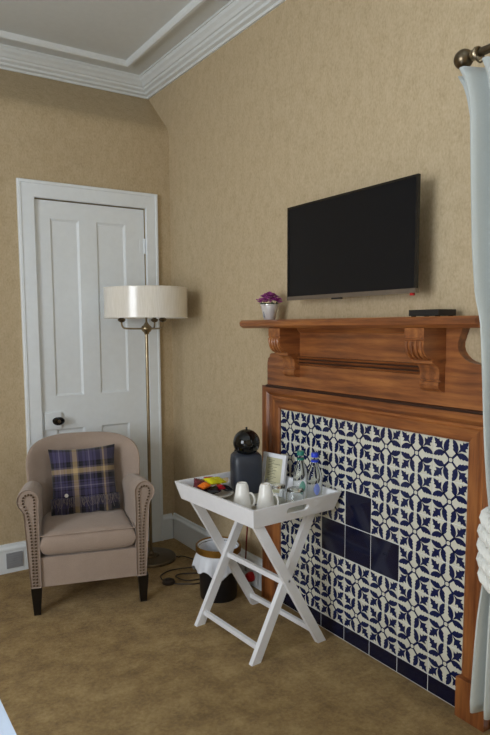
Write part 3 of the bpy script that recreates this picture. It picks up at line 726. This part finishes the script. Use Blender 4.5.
# menu frame
mf = thing('menu_frame', 'white picture frame holding a printed menu card on the tray', 'picture frame', (-.114, -1.222, FZ), math.radians(-79))
tl = Matrix.Rotation(-math.radians(9), 4, 'X')
def fbox(nm, dims, mat, parent, bev=0):
    bm = BM(); box(bm, *dims, xf=tl); return fin(nm, bm, mat, parent, bevel=bev)
FWd, FH = .072, .178
for nm, dm in (('frame_side', (-FWd, -FWd+.020, -.007, .007, 0.002, FH)), ('frame_side', (FWd-.020, FWd, -.007, .007, 0.002, FH)), ('frame_bar', (-FWd+.02, FWd-.02, -.007, .007, 0.002, .022)), ('frame_bar', (-FWd+.02, FWd-.02, -.007, .007, FH-.02, FH))): fbox(nm, dm, 'traywhite', mf, .002)
cd = fbox('menu_card', (-FWd+.02, FWd-.02, -.002, .004, .022, FH-.02), 'paper', mf)
bm = BM()
for k in range(15):
    z = .034+k*.0078; l_ = random.uniform(.014, .036) if k not in (14,) else .02; u0 = -.038 if k % 4 else -.02
    box(bm, u0, u0+l_*1.9 if u0+l_*1.9 < .038 else .038, -.0026, -.0019, z, z+.0022, xf=tl)
stuff(fin('printed_lines', bm, 'ink', cd))
# mugs, upside down
def mug(x, y, rz, label):
    r = thing('mug', label, 'mug', (x, y, FZ), rz, 'mugs on the tray')
    bm = BM(); lathe(bm, [(.0375, 0), (.0405, 0), (.0410, .003), (.0375, .032), (.0310, .068), (.0260, .102), (.0220, .110), (.0205, .1135), (.0165, .1135), (.0150, .1095), (.001, .1085), (.001, .104), (.022, .102), (.0350, .030), (.0375, 0)], n=32, caps=(False, False)); bo = fin('cup', bm, 'china', r, smooth=True)
    bm = BM(); tube(bm, smooth_path([(.0290, 0, .068), (.040, 0, .068), (.050, 0, .055), (.054, 0, .036), (.050, 0, .020), (.0355, 0, .014)], 6), .0048, 8); fin('handle', bm, 'china', r, smooth=True)
mug(-.392, -1.383, math.radians(-42), 'upturned white china mug, the one nearer the snack bowl')
mug(-.318, -1.452, math.radians(-42), 'upturned white china mug, the one nearer the water bottles')
# teaspoon leaning between the mugs
sp = thing('teaspoon', 'steel teaspoon propped between the two white mugs', 'spoon', (-.318, -1.388, FZ), math.radians(35))
bm = BM(); tube(bm, smooth_path([(.012, 0, .006), (.04, 0, .028), (.085, 0, .060), (.133, 0, .089)], 5), [.0022+.0016*(i/15)**2 for i in range(16)], 8); fin('handle', bm, 'steel', sp, smooth=True)
bm = BM(); sphere(bm, (0, 0, .0042), .017, 16, 8, (1.2, .8, .24)); fin('bowl', bm, 'steel', sp, smooth=True)
# tumblers, upside down
def tumbler(x, y, label):
    r = thing('tumbler', label, 'glass', (x, y, FZ), 0, 'tumblers on the tray')
    bm = BM(); lathe(bm, [(.0370, 0), (.0388, 0), (.0390, .004), (.0370, .070), (.0350, .079), (.0300, .083), (.001, .083), (.001, .0715), (.0320, .0700), (.0345, .066), (.0370, 0)], n=36, caps=(False, False)); fin('glass_body', bm, 'glass', r, smooth=True)
tumbler(-.215, -1.398, 'upturned clear glass tumbler in front of the menu frame'); tumbler(-.188, -1.490, 'upturned clear glass tumbler in front of the water bottles')
def bottle(x, y, cap, lab, label):
    r = thing('water_bottle', label, 'bottle', (x, y, FZ), .3, 'water bottles on the tray')
    bm = BM(); lathe(bm, [(.001, .002), (.028, 0), (.0325, .004), (.0330, .012), (.0330, .120), (.0310, .140), (.0230, .165), (.0155, .185), (.0135, .200), (.0135, .222), (.001, .222)], n=36); fin('bottle_body', bm, 'water', r, smooth=True)
    bm = BM(); lathe(bm, [(.0139, .2135), (.0160, .2140), (.0162, .229), (.0150, .232), (.001, .2325)], n=24); fin('cap', bm, cap, r, smooth=True)
    bm = BM(); lathe(bm, [(.0150, .1925), (.0162, .1925), (.0160, .2005), (.0143, .2005)], n=24, caps=(False, False)); fin('neck_band', bm, cap, r, smooth=True)
    bm = BM(); n = 10; aa = [math.radians(205+50*k/n) for k in range(n+1)]; rr = .0334
    for k in range(n):
        h0, h1 = (.052+.022*(1-math.sin(PI*k/n)), .105-.022*(1-math.sin(PI*k/n))), (.052+.022*(1-math.sin(PI*(k+1)/n)), .105-.022*(1-math.sin(PI*(k+1)/n)))
        bm.faces.new([bm.verts.new(p) for p in ((rr*math.cos(aa[k]), rr*math.sin(aa[k]), h0[0]), (rr*math.cos(aa[k+1]), rr*math.sin(aa[k+1]), h1[0]), (rr*math.cos(aa[k+1]), rr*math.sin(aa[k+1]), h1[1]), (rr*math.cos(aa[k]), rr*math.sin(aa[k]), h0[1]))])
    fin('print_label', bm, lab, r, solid=.0003)
bottle(-.124, -1.448, 'capgreen', 'labgreen', 'clear water bottle with a green cap on the tray'); bottle(-.100, -1.515, 'capblue', 'labblue', 'clear water bottle with a blue cap on the tray')
# snack dish and packets
BX, BY = -.398, -1.166
di = thing('snack_dish', 'shallow white dish of snack packets at the left end of the tray', 'dish', (BX, BY, FZ))
bm = BM(); lathe(bm, [(.050, 0), (.054, .002), (.084, .020), (.087, .024), (.084, .026), (.052, .008), (.001, .007)], n=40); fin('dish_body', bm, 'china', di, smooth=True)
def packet(x, y, z, rz, tx, ty, W_, H_, mat, label, seam=True):
    r = thing('snack_packet', label, 'packet', (BX+x, BY+y, FZ+z), 0, 'snack packets in the dish')
    r.rotation_euler = (tx, ty, rz)
    def wr(p, i, j, s): return Vector((p.x, p.z, p.y+.0022*math.sin(9*i+3*j)*(1-abs(i)**4)))
    bm = BM(); pillow(bm, W_*.86, H_, .011, 3, 3, .6, 12, wr, wave=.05); b_ = fin('wrapper', bm, mat, r, smooth=True)
    for s in (-1, 1):
        bm = BM(); K = 9; top = [bm.verts.new((s*W_*.80, -H_*.95+1.9*H_*k/(K-1), .001*(-1)**k)) for k in range(K)]; out = [bm.verts.new((s*W_, -H_*.97+1.94*H_*k/(K-1)+.001, .0012*(-1)**k)) for k in range(K)]
        for k in range(K-1): bm.faces.new((top[k], top[k+1], out[k+1], out[k]))
        fin('crimped_end', bm, mat, b_, solid=.0008)
packet(-.060, .040, .062, 1.0, .2, -.35, .042, .026, 'foilmar', 'dark maroon snack packet at the left end of the dish')
packet(.026, .062, .062, .5, .5, .2, .045, .028, 'foilred', 'red snack packet at the back of the dish')
packet(.006, .006, .076, .25, .3, .1, .056, .028, 'foilyel', 'bright yellow snack packet on top of the dish')
packet(-.034, -.030, .044, -.5, .35, -.2, .042, .026, 'foilblk', 'black snack packet at the front of the dish near the tray side')
packet(.042, -.028, .044, .6, .3, .25, .044, .026, 'foilblk', 'black snack packet at the front of the dish near the mugs')
packet(.004, -.044, .058, 1.35, .5, .2, .036, .015, 'foilred', 'narrow red sachet standing between the black packets')
packet(-.056, -.004, .064, .2, .2, -.2, .026, .020, 'foilor', 'small orange sweet packet at the left of the dish')
packet(.118, -.050, .013, .9, .1, .0, .026, .016, 'foilblue', 'small blue sachet lying beside the dish')

# ------------------------------------------------------------------ waste bin, cables, socket
bn = thing('waste_bin', 'black waste bin with a gold rim and white liner behind the tray table', 'bin', (-.232, -.922, 0))
bm = BM(); lathe(bm, [(.092, 0), (.094, .003), (.1035, .262), (.1005, .262), (.091, .006), (.001, .005)], n=48, caps=(True, False)); fin('bin_body', bm, 'binblack', bn, smooth=True)
bm = BM(); lathe(bm, [(.1125, .240), (.1165, .244), (.1165, .272), (.1125, .276), (.1085, .272), (.1085, .244)], n=56, caps=(False, False))
bm.verts.ensure_lookup_table(); n = 56
for j in range(n): bm.faces.new((bm.verts[j], bm.verts[(j+1) % n], bm.verts[5*n+(j+1) % n], bm.verts[5*n+j]))
fin('gold_rim', bm, 'gold', bn, smooth=True)
bm = BM(); n = 96; rings = []
def wob(a, k): return math.sin(7*a+k)*.5+math.sin(13*a+2.1*k)*.3+math.sin(23*a-k)*.2
for k in range(11):
    t = k/10; ring = []
    for j in range(n):
        a = 2*PI*j/n; out = math.cos(a-math.radians(205)); drop = .062+.030*max(0, out)+.022*math.sin(3*a+1)+.012*math.sin(8*a)
        ring.append(((.1075+(.010+.026*max(0, out)**2)*t**.6+.009*wob(a, 1.0)*t**.7)*math.cos(a), (.1075+(.010+.026*max(0, out)**2)*t**.6+.009*wob(a, 1.0)*t**.7)*math.sin(a), .244-drop*t-.006*wob(a, 3)*t))
    rings.append(ring)
loft(bm, rings, caps=(False, False)); fin('liner_skirt', bm, 'liner', bn, smooth=True, solid=.001)
bm = BM(); rings = []
for k in range(9):
    t = k/8
    rings.append([((.1055-.012*min(1, t*6)-.016*t+.004*wob(2*PI*j/n, 2)*math.sin(PI*t))*math.cos(2*PI*j/n), (.1055-.012*min(1, t*6)-.016*t+.004*wob(2*PI*j/n, 2)*math.sin(PI*t))*math.sin(2*PI*j/n), .270-.20*t) for j in range(n)])
loft(bm, rings, caps=(False, True)); fin('liner_inside', bm, 'liner', bn, smooth=True, solid=.001)
so = thing('wall_socket', 'white wall socket plate on the baseboard behind the tray table', 'socket', (-.0245, -.905, .022))
boxo('plate', (-.008, 0, -.073, .073, 0, .086), 'paint', so, bevel=.003)
boxo('switch', (-.0115, -.0075, .02, .034, .05, .072), 'vent', so, bevel=.001)
pg = thing('plug', 'round dark red plug in the white wall socket behind the table', 'plug', (-.033, -.938, .062))
bm = BM(); lathe(bm, [(.026, 0), (.027, .012), (.022, .030), (.010, .036), (.001, .037)], n=24); o = fin('plug_body', bm, 'red', pg, smooth=True); o.rotation_euler = (0, -PI/2, 0)
bm = BM(); tube(bm, [(-.030, 0, -.01), (-.042, 0, -.030), (-.040, .01, -.052)], .004, 8); fin('plug_lead', bm, 'darkred', pg, smooth=True)
bm = BM(); tube(bm, smooth_path([(-.033, -1.005, .66), (-.030, -.985, .60), (-.05, -.93, .45), (-.040, -.905, .32), (-.036, -.890, .24), (-.034, -.880, .15), (-.0365, -.872, .125)], 6), .0042, 8)
tag(fin('power_cable', bm, 'darkred', None, smooth=True), 'thin dark red cable hanging down behind the tray table', 'cable')

# ------------------------------------------------------------------ bed, only its corner shows
bd = thing('bed', 'bed with a pale white duvet at the lower left corner', 'bed', (-2.75, -2.62, 0))
boxo('bed_base', (-1.15, 1.13, -.68, .62, .12, .34), 'mattress', bd, bevel=.015)
for x in (-1.08, 1.06):
    for y in (-.60, .54): boxo('leg', (x-.03, x+.03, y-.03, y+.03, 0, .12), 'bedwood', bd)
boxo('mattress', (-1.15, 1.15, -.69, .63, .34, .50), 'mattress', bd, bevel=.04, seg=4)
bm = BM()
def duv(p, i, j, s): return Vector((.05+p.x, -.03+p.z, .48+p.y+.006*math.sin(7*i+5*j)))
pillow(bm, 1.155, .70, .055, 12, 12, .5, 36, duv); fin('duvet', bm, 'duvet', bd, smooth=True)
